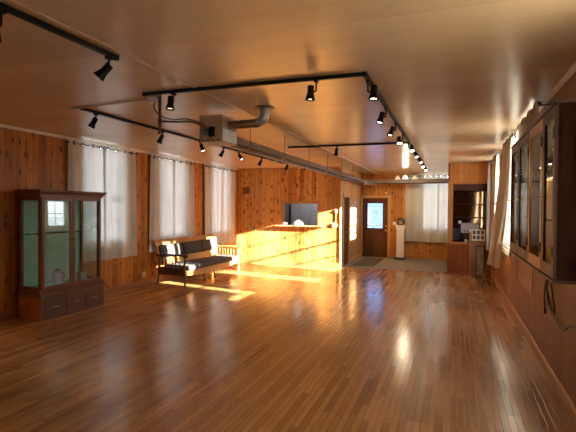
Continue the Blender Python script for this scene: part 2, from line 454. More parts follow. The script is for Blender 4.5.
# ------------------------------------------------------------------ curtains
def curtain_panel(axis, plane, u0, u1, sgn, zt=2.93, zb=.70, mat=None, parent=None, amp=.035, waves=None,
                  bu0=None, bu1=None, boff=0.0, hslope=0.0, seed=1, grom=True, name='panel'):
    """wavy cloth; axis 'x' = hangs in plane x const (runs along y), 'y' = plane y const. bu0/bu1 bottom extents, boff bottom offset into the room (sgn direction)"""
    rnd = random.Random(seed)
    L = u1-u0; waves = waves or max(1, round(L/.42)); nper = 28
    nu = waves*nper; zs = [zt, zt-.015, zt-.03, zt-.045, zt-.06, zt-.075, zt-.1, zt-.16]
    k = 16
    for i in range(1, k+1): zs.append(zt-.16-(zt-.16-zb)*i/k)
    bu0 = u0 if bu0 is None else bu0; bu1 = u1 if bu1 is None else bu1
    ph = [rnd.uniform(-.9, .9) for _ in range(waves+1)]; am = [rnd.uniform(.6, 1.25) for _ in range(waves+1)]
    hem = [rnd.uniform(-.012, .012) for _ in range(waves+1)]
    bb = B(); bm = bb.b; grid = []
    for z in zs:
        t = (zt-z)/(zt-zb); row = []
        for i in range(nu+1):
            s = i/nu; w = s*waves; wi = min(int(w), waves-1); f = w-wi
            P = ph[wi]*(1-f)+ph[wi+1]*f; A = am[wi]*(1-f)+am[wi+1]*f; hm = hem[wi]*(1-f)+hem[wi+1]*f
            a = amp*(.55+.45*min(1, t*6))*(1-t+ t*A*1.15)
            off = a*math.sin(2*PI*w + P*t*1.4)
            u = (u0+(u1-u0)*s)*(1-t) + (bu0+(bu1-bu0)*s)*t + .018*t*math.sin(2*PI*w*.5+P*3)
            d = off + boff*t**1.3
            zz = z + hm*t + hslope*(.5-s)*t
            d += t*.010*math.sin(2*PI*w*2.7+P*5)
            p = (plane+sgn*d, u, zz) if axis == 'x' else (u, plane+sgn*d, zz)
            row.append(bm.verts.new(p))
        grid.append(row)
    holes = set()
    if grom:
        for q in range(waves*2):
            c = int((q+.5)*nper/2)
            for j in (2, 3, 4):
                for i in (c-1, c, c+1)[:3]: 
                    if j == 3 or True: holes.add((j, i))
    for j in range(len(zs)-1):
        for i in range(nu):
            if (j, i) in holes: continue
            bm.faces.new((grid[j][i], grid[j][i+1], grid[j+1][i+1], grid[j+1][i]))
    o = bb.out(name, mat, parent, smooth=True)
    # grommets
    if grom:
        for q in range(waves*2):
            s = (q+.5)/(2*waves); w = s*waves
            off = amp*.56*math.sin(2*PI*w)
            u = u0+(u1-u0)*s
            c = (plane+sgn*off*.98, u, zt-.0525) if axis == 'x' else (u, plane+sgn*off*.98, zt-.0525)
            B().torus(c, .032, .008, 0 if axis == 'x' else 1, 14, 6).out('grommet', M['dark_iron'], o, smooth=True)
    return o
def rod(axis, plane, u0, u1, wallp, parent, z=2.8775):
    b = B(); f = (lambda u: (plane, u, z)) if axis == 'x' else (lambda u: (u, plane, z))
    b.tube([f(u0), f(u1)], .009, 10)
    for u, s in ((u0, -1), (u1, 1)):
        c = Vector(f(u)); m = Matrix.Rotation(PI/2, 3, 'X' if axis == 'x' else 'Y')
        b.lathe([(0.0, -.03), (.016, -.02), (.021, 0), (.016, .02), (0.0, .03)], c, 12, m)
    o = b.out('rod', M['dark_iron'], parent, smooth=True)
    for u in (u0+.03, u1-.03):
        b = B()
        if axis == 'x': b.box(min(plane, wallp), max(plane, wallp), u-.008, u+.008, z-.02, z-.006)
        else: b.box(u-.008, u+.008, min(plane, wallp), max(plane, wallp), z-.02, z-.006)
        b.out('bracket', M['dark_iron'], o)
PL = XL+.065
def left_curtain(u0, u1, um, label, seed, zb):
    t = thing('curtain', label, 'curtain', group='pale linen curtains on the left wall')
    curtain_panel('x', PL, u0, um+.06, 1, zb=zb, mat=M['curtain'], parent=t, seed=seed, boff=.0, amp=.026)
    curtain_panel('x', PL, um, u1, 1, zb=zb-.02, mat=M['curtain'], parent=t, seed=seed+50, boff=.0, amp=.026, bu1=u1+.05)
    rod('x', PL, u0-.03, u1+.03, XL, t)
left_curtain(6.30, 8.12, 7.15, 'pale linen curtain pair partly behind the glass display cabinet', 3, .72)
left_curtain(8.63, 10.45, 9.5, 'pale linen curtain pair behind the near end of the bench', 4, .72)
left_curtain(11.0, 12.88, 12.0, 'pale linen curtain pair beside the kitchen partition corner', 5, .70)
left_curtain(1.6, 3.5, 2.5, 'pale linen curtain pair nearest the viewer on the left wall', 6, .70)
# far wall
t = thing('curtain', 'off-white curtain pair on the far wall right of the pedestal', 'curtain')
curtain_panel('y', YF-.11, -1.56, -.45, -1, zt=2.93, zb=.62, mat=M['curtain'], parent=t, seed=11)
curtain_panel('y', YF-.11, -.50, .35, -1, zt=2.93, zb=.62, mat=M['curtain'], parent=t, seed=12)
rod('y', YF-.11, -1.6, .4, YF, t)
# right wall
PR = XR-.12
def right_curtain(label, spans, r0, r1, seed):
    t = thing('curtain', label, 'curtain')
    for i, sp in enumerate(spans):
        curtain_panel('x', PR, sp[0], sp[1], -1, zt=2.93, zb=sp[5] if len(sp) > 5 else .72, mat=M['curtain_r'] if i == 0 else M['curtain'], parent=t, seed=seed+i,  # paler linen past the first panel paints in the white window glow
                      hslope=sp[6] if len(sp) > 6 else 0.0,
                      bu0=sp[2] if len(sp) > 2 else None, bu1=sp[3] if len(sp) > 3 else None, boff=sp[4] if len(sp) > 4 else 0.02, amp=.04)
    rod('x', PR, r0, r1, XR, t)
right_curtain('tan curtain beside the tall built-in case on the right wall', [(10.75, 11.55), (12.45, 12.8)], 10.7, 12.85, 21)
right_curtain('tan flared curtain hanging past the far end of the wall cabinet', [(7.95, 9.35, 7.65, 9.62, .19, .78, .16), (10.05, 10.4)], 7.9, 10.45, 31)
right_curtain('tan curtain mostly hidden behind the wall-hung cabinet', [(5.55, 7.02, 5.55, 7.02, .0, 1.3), (6.97, 7.38, 6.97, 7.38, .0, 1.3), (7.64, 7.82, 7.60, 7.82, .0, 1.3)], 5.5, 7.86, 41)
right_curtain('tan curtain on the right wall beyond the built-in case', [(13.5, 13.72), (14.7, 15.2)], 13.5, 15.25, 51)
right_curtain('added unseen tan curtain on the right wall beside the viewer', [(1.5, 2.26, 1.5, 2.38), (2.40, 3.4, 2.29, 3.4)], 1.45, 3.45, 61)  # unseen curtain, gap tapered to trim the sun patch on the floor

# ------------------------------------------------------------------ doors
d = struct(B().box(-3.07, -2.17, YF+.03, YF+.075, .01, 2.125).out('door_1', M['doorbrown']), 'dark brown entry door with a large bright glass lite', 'door')
# cut lite: rebuild as frame around the opening
bpy.data.meshes.remove(d.data) if False else None
bb = B(); X0, X1, Z0, Z1 = -2.90, -2.34, 1.04, 1.95
bb.box(-3.07, X0, YF+.03, YF+.075, .01, 2.125); bb.box(X1, -2.17, YF+.03, YF+.075, .01, 2.125)
bb.box(X0, X1, YF+.03, YF+.075, .01, Z0); bb.box(X0, X1, YF+.03, YF+.075, Z1, 2.125)
for (q0, q1, q2, q3) in ((-3.07, -2.17, 2.115, 2.13), (-3.07, -3.055, 0, 2.13), (-2.185, -2.17, 0, 2.13)): bb.box(q0, q1, YF+.074, YF+.10, q2, q3)
for (a, c) in ((-2.98, -2.66), (-2.58, -2.26)):
    bb.box(a, c, YF+.018, YF+.032, .18, .88, .006)
    bb.box(a+.05, c-.05, YF+.010, YF+.02, .24, .82, .006)
tmp = bb.out('door_tmp', M['doorbrown']); d.data = tmp.data; bpy.data.objects.remove(tmp)
b = B()
for (x0, x1, z0, z1) in ((X0-.02, X0+.015, Z0-.02, Z1+.02), (X1-.015, X1+.02, Z0-.02, Z1+.02), (X0, X1, Z0-.02, Z0+.015), (X0, X1, Z1-.015, Z1+.02)):
    b.box(x0, x1, YF+.015, YF+.03, z0, z1)
b.out('lite_frame', M['doorbrown'], d)
pane = B().box(X0, X1, YF+.048, YF+.054, Z0, Z1).out('pane', glass('door_lite', (.27, .37, .52), .04), d)
b = B()   # leaded caming
for x in (X0+.07, X1-.07): b.box(x-.008, x+.008, YF+.040, YF+.047, Z0, Z1)
for z in (Z0+.10, Z1-.12): b.box(X0, X1, YF+.040, YF+.047, z-.008, z+.008)
xc = (X0+X1)/2
b.box(xc-.004, xc+.004, YF+.040, YF+.047, Z0, Z0+.3)
b.box(xc-.004, xc+.004, YF+.040, YF+.047, Z1-.25, Z1)
b.torus((xc, YF+.043, 1.62), .085, .009, 1, 20, 6); b.torus((xc, YF+.043, 1.62), .04, .012, 1, 16, 6)
b.torus((xc, YF+.043, 1.43), .05, .011, 1, 16, 6)
b.out('leading', M['galv'], pane)
b = B(); mm = Matrix.Rotation(PI/2, 3, 'X')
b.lathe([(0.0, 0), (.034, 0), (.034, .006), (.012, .012), (.012, .035), (.028, .05), (.030, .065), (.018, .078), (0, .08)], (-2.235, YF+.03, .98), 16, mm)
b.out('door_knob', M['brass'], d, smooth=True)
b = B(); b.lathe([(0.0, 0), (.028, 0), (.028, .012), (.014, .016), (0, .016)], (-2.235, YF+.03, 1.13), 16, mm); b.out('deadbolt', M['brass'], d, smooth=True)
for z in (.25, 1.1, 1.9): B().tube([(-3.068, YF+.024, z-.045), (-3.068, YF+.024, z+.045)], .008, 8).out('hinge', M['brass'], d)
struct(B().box(-3.07, -2.17, YF-.01, YF+.1, 0, .012).out('trim_8', M['galv']))
d2 = struct(B().box(XK-.10, XK-.06, 13.67, 14.41, .01, 2.09).out('door_2', M['doorbrown']), 'dark brown kitchen door in the hall side wall', 'door')
b = B(); mm = Matrix.Rotation(PI/2, 3, 'Y')
b.lathe([(0, 0), (.03, 0), (.012, .01), (.012, .03), (.027, .045), (.02, .058), (0, .06)], (XK-.06, 14.33, 1.0), 14, mm); b.out('door_knob', M['brass'], d2, smooth=True)

# pass-through frame + shelf
b = B(); y0, y1 = YK-.02, YK+.125
b.box(-5.0, -4.93, y0, YK, 1.22, 1.97); b.box(-3.80, -3.73, y0, YK, 1.22, 1.97); b.box(-5.0, -3.73, y0-.002, YK, 1.90, 1.97)
b.box(-4.93, -4.91, YK, y1, 1.22, 1.90); b.box(-3.82, -3.80, YK, y1, 1.22, 1.90); b.box(-4.93, -3.80, YK, y1, 1.88, 1.90)
struct(b.out('trim_9', M['trim_x']))
tag(B().box(-5.15, -3.60, YK-.14, YK+.16, 1.19, 1.222, .006).out('pass_through_shelf', M['trim']), 'light wooden serving shelf under the kitchen pass-through opening', 'shelf')
t = thing('mixing_bowl', 'pale blue-white bowl upside down on the pass-through shelf', 'bowl', (-4.45, YK+.02, 1.222))
B().lathe([(.175, 0), (.18, .01), (.165, .06), (.12, .115), (.06, .14), (.055, .155), (.0, .155)], n=28).out('bowl_body', M['bowl'], t, smooth=True)
B().torus((0, 0, .008), .178, .007, 2, 28, 6).out('rim', M['white'], t, smooth=True)
t = thing('coffee_cup', 'small white cup at the left end of the pass-through shelf', 'cup', (-4.86, YK-.03, 1.222))
B().lathe([(.03, 0), (.04, .02), (.045, .09), (.04, .09), (.034, .02), (0, .015)], n=20).out('cup_body', M['white'], t, smooth=True)
B().torus((.055, 0, .05), .022, .006, 1, 14, 6).out('handle', M['white'], t, smooth=True)
t = thing('storage_locker', 'blue-gray metal locker seen through the kitchen pass-through', 'locker', (-4.75, 15.6, 0))
B().box(-.75, .75, 0, .5, 0, 2.2, .01).out('locker_body', M['steelblue'], t)
for i in range(4):
    x = -.74+.37*i; dd = B().box(x+.006, x+.364, -.02, 0, .05, 2.15, .004).out('locker_door', M['steelblue'], t)
    B().box(x+.31, x+.33, -.045, -.02, 1.1, 1.25, .004).out('handle', M['blackpl'], dd)
t = thing('kitchen_cupboard', 'dark cupboard inside the kitchen behind the pass-through', 'cupboard', (-5.95, 15.0, 0))
B().box(-.42, .42, 0, .5, 0, 2.3, .01).out('cupboard_body', M['kwall'], t)
for sx in (-.41, .01): 
    dd = B().box(sx, sx+.40, -.02, 0, .05, 2.25, .004).out('cupboard_door', M['kwall'], t)

# wall fixtures
def plate(name, label, cat, loc, axis, w=.075, h=.12, mat='ivory', toggle=True, sgn=1):
    t = thing(name, label, cat, loc)
    if axis == 'x': B().box(0 if sgn > 0 else -.008, .008 if sgn > 0 else 0, -w/2, w/2, -h/2, h/2, .002).out('cover_plate', M[mat], t)
    else: B().box(-w/2, w/2, -.008, 0, -h/2, h/2, .002).out('cover_plate', M[mat], t)
    if toggle == True:
        if axis == 'x': B().box(.008 if sgn > 0 else -.02, .02 if sgn > 0 else -.008, -.006, .006, -.008, .016).out('toggle', M['white'], t)
        else: B().box(-.006, .006, -.02, -.008, -.008, .016).out('toggle', M['white'], t)
    elif toggle == 'o':
        for z in (-.03, .03):
            if axis == 'x': B().box(.008 if sgn > 0 else -.010, .010 if sgn > 0 else -.008, -.016, .016, z-.014, z+.014).out('socket', M['cream'], t)
    return t
plate('light_switch', 'ivory light switch on the left wall beside the display cabinet', 'switch', (XL, 4.95, 1.30), 'x')
plate('wall_outlet', 'white outlet low on the left wall before the bench', 'outlet', (XL, 8.48, .25), 'x', mat='white', toggle='o')
plate('wall_outlet', 'ivory outlet low on the right wall under the cabinet', 'outlet', (XR, 9.1, .30), 'x', toggle='o', sgn=-1)
plate('light_switch', 'white light switch between the entry door and the pedestal', 'switch', (-1.93, YF, 1.23), 'y', w=.11, mat='white')
t = thing('thermostat', 'white square thermostat at the right end of the sunlit partition', 'thermostat', (-3.29, YK, 1.25))
B().box(-.07, .07, -.04, 0, -.055, .055, .008).out('housing', M['white'], t)
B().box(-.04, .04, -.043, -.04, .0, .035).out('display', M['printer'], t)
t = thing('wall_sensor', 'small round white sensor above the thermostat', 'sensor', (-3.26, YK, 1.66))
B().lathe([(0, 0), (.05, 0), (.05, .02), (.035, .035), (0, .04)], (0, 0, 0), 20, Matrix.Rotation(PI/2, 3, 'X')).out('sensor_dome', M['white'], t, smooth=True)
B().box(-.012, .012, -.02, 0, -.32, -.04, .003).out('conduit', M['trim_x'], t)
t = thing('door_sensor', 'tiny white sensor on the casing above the entry door', 'sensor', (-2.24, YF-.0, 2.31))
B().box(-.02, .02, -.03, 0, -.03, .03, .004).out('housing', M['white'], t)
B().box(-.01, .01, -.034, -.03, -.018, -.004).out('lens', M['blackpl'], t)
t = thing('wall_vent', 'brown square vent cover high on the partition near the corner', 'vent', (-6.165, YK, 2.29))
b = B(); b.box(-.125, .125, -.015, 0, -.11, -.09); b.box(-.125, .125, -.015, 0, .09, .11); b.box(-.125, -.105, -.015, 0, -.09, .09); b.box(.105, .125, -.015, 0, -.09, .09)
b.out('vent_frame', M['case_red'], t)
B().box(-.105, .105, -.003, 0, -.09, .09).out('vent_back', M['doorbrown'], t)
for i in range(7): B().box(-.105, .105, -.012, -.002, -.088+i*.026, -.068+i*.026).out('vent_slat', M['case_red'], t)

# carpet and mat
tag(B().box(XK+.02, XR-.02, 13.35, YF-.02, 0, .012, .004).out('entry_carpet', M['carpet']), 'gray carpet covering the entry floor before the far wall', 'carpet')
tag(B().box(-2.88, -2.22, 13.8, 16.05, .012, .026, .006).out('door_mat', M['mat']), 'dark long door mat leading to the entry door', 'mat')

# ------------------------------------------------------------------ glass display cabinet (left)
CX0, CX1, CY0, CY1 = XL+.135, -5.84, 5.25, 6.52
t = thing('display_cabinet', 'tall glass-fronted wooden display cabinet with teal back against the left wall', 'cabinet')
BX1, BY0, BY1 = CX1+.0, CY0-.0, CY1+.05
b = B(); b.box(CX0, BX1, BY0, BY1, 0, .35); 
b.out('base', M['cab_x'], t)
B().box(CX0+.01, BX1-.0, BY0-.006, BY0, .0, .35).out('end_panel', M['cab_end'], t)
# plinth moulding stepping up to the case
b = B(); b.box(CX0, CX1+.03, CY0-.03, CY1+.09, .35, .385, .006); b.prism([(CX0, .385), (CX1+.015, .385), (CX1-.03, .455), (CX0, .455)], 1, CY0-.015, CY1+.05)
b.out('plinth_moulding', M['cab_x'], t)
# drawers
dw = (BY1-BY0-.10)/3
for i in range(3):
    y0 = BY0+.05+i*dw
    dr = B().box(BX1, BX1+.012, y0+.015, y0+dw-.015, .06, .30, .004).out('drawer', M['cab_x'], t)
    yc = y0+dw/2
    B().tube([(BX1+.012, yc-.05, .19), (BX1+.035, yc-.045, .185), (BX1+.035, yc+.045, .185), (BX1+.012, yc+.05, .19)], .006, 8).out('drawer_handle', M['galv'], dr, smooth=True)
ZB, ZT = .455, 1.90
x0, x1, y0, y1 = CX0, CX1-.03, CY0+.01, CY1
P = .045
b = B()
for (xx, yy) in ((x0, y0), (x1-P, y0), (x0, y1-P), (x1-P, y1-P)): b.box(xx, xx+P, yy, yy+P, ZB, ZT, .003)
b.box(x0+P, x1-P, y0, y0+P, ZB, ZB+.05); b.box(x0+P, x1-P, y0, y0+P, ZT-.06, ZT)
b.box(x0+P, x1-P, y1-P, y1, ZB, ZB+.05); b.box(x0+P, x1-P, y1-P, y1, ZT-.06, ZT)
b.box(x1-P, x1, y0+P, y1-P, ZB, ZB+.03); b.box(x1-P, x1, y0+P, y1-P, ZT-.03, ZT)
b.out('case_frame', M['cab'], t)
b = B(); b.box(x0-.0, x1+.03, y0-.03, y1+.03, ZT, ZT+.03, .004); b.prism([(x0, ZT+.03), (x1+.03, ZT+.03), (x1+.07, ZT+.075), (x0, ZT+.075)], 1, y0-.06, y1+.06); b.box(x0, x1+.08, y0-.075, y1+.075, ZT+.075, ZT+.10, .004)
b.out('cornice', M['cab'], t)
B().box(x0+.004, x0+.016, y0+P, y1-P, ZB, ZT).out('back_panel', M['teal'], t)
B().box(x0+.016, x1-P, y0+P, y1-P, ZB, ZB+.02).out('case_floor', M['teal'], t)
for yy in (y0+P/2, y1-P/2): B().box(x0+P, x1-P, yy-.002, yy+.002, ZB+.05, ZT-.06).out('side_glass', M['cabglass'], t)
ym = 5.87
for k, (a, c) in enumerate(((y0+.01, ym-.003), (ym+.003, y1-.01))):
    D = .05; b = B()
    b.box(x1, x1+.022, a, a+D, ZB+.005, ZT-.005, .003); b.box(x1, x1+.022, c-D, c, ZB+.005, ZT-.005, .003)
    b.box(x1, x1+.022, a+D, c-D, ZB+.005, ZB+.06, .003); b.box(x1, x1+.022, a+D, c-D, ZT-.055, ZT-.005, .003)
    dd = b.out('door', M['cab'], t)
    B().box(x1+.009, x1+.013, a+D-.004, c-D+.004, ZB+.055, ZT-.05).out('pane', M['cabglass'], dd)
    ky = c-D/2 if k == 0 else a+D/2
    B().lathe([(0, 0), (.012, .004), (.008, .012), (.014, .022), (0, .028)], (x1+.022, ky, 1.22), 12, Matrix.Rotation(PI/2, 3, 'Y')).out('knob', M['black'], dd, smooth=True)
pr_ = B().box(x0+.016, x0+.030, y0+P, y1-P, 1.285, 1.325).out('peg_rail', M['teal'], t)
for yy in [y0+.09+i*.092 for i in range(13)]: B().tube([(x0+.03, yy, 1.30), (x0+.10, yy, 1.315)], .011, 8).out('peg', M['cab'], pr_)
# things inside the cabinet
zf = ZB+.02
def jar(name, label, x, y, r, h, mat, cat='jug'):
    t = thing(name, label, cat, (x, y, zf))
    B().lathe([(r*.9, 0), (r, .01), (r, h*.72), (r*.8, h*.86), (r*.62, h*.9), (r*.62, h*.97), (0, h*.97)], n=24).out('jar_body', M[mat], t, smooth=True)
    B().lathe([(r*.66, h*.97), (r*.66, h), (r*.2, h*1.03), (r*.15, h*1.1), (0, h*1.1)], n=20).out('lid', M['blackpl'] if mat == 'tin' else M[mat], t, smooth=True)
    return t
j = jar('canister', 'tall gray canister with dark knobbed lid left in the display cabinet', -6.08, 5.55+.22, .085, .235, 'tin', 'canister')
B().torus((0, .105, .12), .05, .008, 0, 16, 6).out('handle', M['blackpl'], j, smooth=True)
jar('canister', 'slender pale canister just right of the cabinet middle stile', -6.05, 6.09, .055, .22, 'bowl', 'canister')
t = thing('tin_box', 'short pale gray square tin on the cabinet floor at right', 'tin', (-6.03, 6.24, zf))
B().box(-.055, .055, -.065, .065, 0, .12, .006).out('tin_body', M['bowl'], t); B().box(-.058, .058, -.068, .068, .12, .14, .005).out('lid', M['bowl'], t)

# ------------------------------------------------------------------ wall-hung cabinet (right)
t = thing('wall_cabinet', 'long wall-hung dark red wooden cabinet with four glass doors on the right wall', 'cabinet')
RX, RY0, RY1, RZ0, RZ1 = .67, 3.68, 6.30, 1.25, 2.50
for yy in (RY0, RY1-.02): B().box(RX+.02, XR-.002, yy, yy+.02, RZ0, RZ1).out('side_panel', M['rcab_side'], t)
B().box(RX+.02, XR-.002, RY0+.02, RY1-.02, RZ1-.02, RZ1).out('top_panel', M['rcab'], t)
B().box(RX+.02, XR-.002, RY0+.02, RY1-.02, RZ0, RZ0+.02).out('bottom_panel', M['rcab'], t)
B().box(XR-.014, XR-.002, RY0+.02, RY1-.02, RZ0+.02, RZ1-.02).out('back_panel', M['rcab_side'], t)
b = B(); b.box(RX-.004, XR-.002, RY0-.003, RY1+.003, RZ1, RZ1+.025, .004); b.box(RX+.02, XR-.002, RY0+.01, RY1-.01, RZ1+.025, RZ1+.035, .003); b.out('cornice', M['rcab'], t)
b = B(); b.box(RX-.006, XR-.002, RY0-.008, RY1+.008, RZ0-.02, RZ0, .004); b.out('bottom_moulding', M['rcab'], t)
for z in (1.66, 2.08): B().box(RX+.05, XR-.014, RY0+.02, RY1-.02, z, z+.008).out('shelf', M['cabglass'], t)
B().box(RX+.03, XR-.014, 4.86, 4.88, RZ0+.02, RZ1-.02).out('divider', M['rcab'], t)
DY = [(3.68, 4.14), (4.17, 4.86), (4.88, 5.58), (5.61, 6.30)]
for k, (a, c) in enumerate(DY):
    mt = M['rcab_lit'] if k == 1 else M['rcab']; D = .065; b = B(); z0, z1 = RZ0+.01, RZ1-.01  # second frame coloured honey to imitate orange light falling on it
    b.box(RX, RX+.02, a+.003, a+D, z0, z1, .003); b.box(RX, RX+.02, c-D, c-.003, z0, z1, .003)
    b.box(RX, RX+.02, a+D, c-D, z0, z0+.09, .003); b.box(RX, RX+.02, a+D, c-D, z1-.08, z1, .003)
    dd = b.out('door', mt, t)
    if k == 1: dd['label'] = 'door frame coloured as if lit orange'
    B().box(RX+.008, RX+.012, a+D-.004, c-D+.004, z0+.086, z1-.076).out('pane', M['cabglass'], dd)
    hy = a+.012 if k % 2 == 0 else c-.012
    for z in (RZ0+.2, RZ1-.2): B().box(RX-.008, RX+.0, a+.01, a+.04, z-.04, z+.04, .002).out('hinge', M['black'], dd)
    B().lathe([(0, 0), (.010, .002), (.007, .012), (.012, .022), (0, .027)], (RX, c-.03, 1.86), 12, Matrix.Rotation(-PI/2, 3, 'Y')).out('knob', M['brass'], dd, smooth=True)
# contents: trophies / cups and amber panels standing in for the reflected sunlit wall
tag(B().box(.76, .775, 4.22, 4.82, 1.275, 1.655).out('amber_reflection_panel', M['amber']), 'added amber panel imitating the reflected sunlit wall, low behind the second glass door', 'board')
tag(B().box(.76, .775, 4.22, 4.82, 1.672, 2.02).out('amber_reflection_panel', M['amber']), 'added amber panel imitating the reflected sunlit wall, higher behind the second glass door', 'board')
l = bpy.data.lights.new('cabinet_fill', 'POINT'); l.energy = 1.6; l.color = (1, .72, .38); l.shadow_soft_size = .02  # added light that brightens the amber panels, no real lamp here
o = bpy.data.objects.new('cabinet_fill', l); C.objects.link(o); o.location = (.715, 4.5, 2.04)
def goblet(x, y, z, s, m, label):
    t = thing('trophy_cup', label, 'trophy', (x, y, z))
    B().lathe([(.04*s, 0), (.04*s, .012*s), (.012*s, .02*s), (.01*s, .07*s), (.035*s, .1*s), (.05*s, .17*s), (.046*s, .17*s), (.03*s, .105*s), (0, .095*s)], n=20).out('cup', M[m], t, smooth=True)
    B().box(-.045*s, .045*s, -.045*s, .045*s, -.0, .010*s).out('foot', M['blackpl'], t)
goblet(.845, 4.5, 1.668, 1.1, 'galv', 'silver trophy cup on lower shelf behind the second glass door')
goblet(.845, 5.25, 1.668, 1.1, 'brass', 'brass trophy cup on lower shelf behind the third glass door')
goblet(.845, 5.95, 1.668, 1.2, 'brass', 'brass trophy cup behind the farthest glass door of wall cabinet')
goblet(.845, 3.95, 1.668, 1.2, 'galv', 'silver trophy cup behind the nearest glass door of wall cabinet')
goblet(.845, 4.45, 2.088, 1.1, 'brass', 'brass trophy cup on top shelf behind the second glass door')
tag(B().box(XR-.008, XR-.001, 6.55, 7.84, .66, 1.12, .002).out('wall_board', M['trim_y']), 'plain brown board on the wall past the far end of wall cabinet', 'board')
# cord hanging on the wall
def smooth_path(pts, n=8):
    out = []; P = [Vector(p) for p in pts]; P = [P[0]]+P+[P[-1]]
    for i in range(1, len(P)-2):
        for k in range(n):
            s = k/n; a, b_, c, d_ = P[i-1], P[i], P[i+1], P[i+2]
            out.append(.5*((2*b_)+(-a+c)*s+(2*a-5*b_+4*c-d_)*s*s+(-a+3*b_-3*c+d_)*s**3))
    out.append(P[-2]); return out
t = thing('power_cord', 'dark power cord looped on the right wall below the cabinet', 'cord')
xx = XR-.02
pts = [(xx, 5.60, .70), (xx, 5.63, .86), (xx-.0, 5.5, 1.04), (xx-.01, 5.33, 1.08), (xx-.015, 5.18, .98), (xx-.01, 5.08, .80), (xx, 5.12, .73), (xx, 5.25, .77), (xx-.01, 5.42, .92), (xx-.015, 5.40, 1.06),
       (xx-.02, 5.33, 1.05), (xx-.02, 5.38, .90), (xx-.01, 5.28, .76), (xx, 4.95, .68), (xx, 4.72, .66), (xx, 4.4, .78), (xx, 4.0, .80), (xx, 3.3, .82)]
B().tube(smooth_path(pts), .008, 8).out('cable', M['cord'], t, smooth=True)
B().box(xx-.012, xx+.012, 5.58, 5.62, .63, .70, .004).out('plug', M['blackpl'], t)
B().tube([(XR, 5.35, 1.085), (XR-.045, 5.35, 1.085), (XR-.045, 5.35, 1.10)], .004, 8).out('hook', M['black'], t)

# ------------------------------------------------------------------ bench / settee
t = thing('wooden_settee', 'long wooden slat-arm settee with charcoal cushions under the left windows', 'sofa')
SX0, SX1, SY0, SY1 = -6.12, -5.47, 8.66, 11.32
# local tools: legs
def leg_front(y, far):
    b = B(); b.tube([(SX1-.02, y, 0), (SX1-.03, y, .25), (SX1-.05, y, .45), (SX1-.01, y, .60), (SX1-.03, y, .665)], [.026, .024, .026, .026, .03], 10); return b
for y, far in ((SY0, 0), (SY1, 1)):
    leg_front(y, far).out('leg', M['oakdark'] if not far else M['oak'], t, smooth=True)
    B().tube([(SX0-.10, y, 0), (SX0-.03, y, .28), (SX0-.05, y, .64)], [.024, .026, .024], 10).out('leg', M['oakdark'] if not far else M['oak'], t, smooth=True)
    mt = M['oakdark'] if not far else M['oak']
    arm = B(); pl = [(SX0-.10, .66), (SX0+.2, .675), (SX1-.08, .665), (SX1+.03, .64), (SX1+.045, .665), (SX1+.01, .70), (SX1-.1, .705), (SX0+.2, .71), (SX0-.10, .695)]
    arm.prism(pl, 1, y-.035, y+.035); arm = arm.out('armrest', mt, t)
    b = B(); b.box(SX0-.06, SX1-.04, y-.014, y+.014, .36, .41, .003); b.out('side_rail', mt, arm)
    for i in range(6):
        x = SX0+.05+i*.085
        B().tube([(x, y, .405), (x, y, .47), (x, y, .54), (x, y, .6), (x, y, .68)], [.008, .011, .014, .011, .008], 8).out('spindle', mt, arm, smooth=True)
    B().box(SX0-.06, SX1-.05, y-.010, y+.010, .24, .355, .003).out('side_board', mt, arm)
# seat frame with curved front apron
b = B(); yy0, yy1 = SY0+.05, SY1-.05; n = 24; poly = []
for i in range(n+1):
    s = i/n; y = yy0+(yy1-yy0)*s; poly.append((y, .25 - .075*math.sin(PI*s)**.8 if 0 < s < 1 else .25))
poly += [(yy1, .355), (yy0, .355)]
b.prism(poly, 0, SX1-.075, SX1-.045); b.out('front_apron', M['oak'], t)
b = B(); b.box(SX0-.02, SX0+.01, yy0, yy1, .28, .35); 
for i in range(7):
    y = yy0+.1+i*(yy1-yy0-.2)/6; b.box(SX0+.01, SX1-.075, y-.03, y+.03, .325, .35)
b.out('seat_frame', M['oak'], t)
# centre legs
for y in (SY0+.95, SY0+1.42):
    b = B(); b.tube([(SX1-.11, y, .27), (SX1-.10, y, .16), (SX1-.06, y, .045)], [.028, .020, .018], 10); b.lathe([(0, -.012), (.03, -.01), (.03, .01), (0, .012)], (SX1-.06, y, .031), 14, Matrix.Rotation(PI/2, 3, 'X'))
    b.out('leg', M['oakdark'], t, smooth=True)
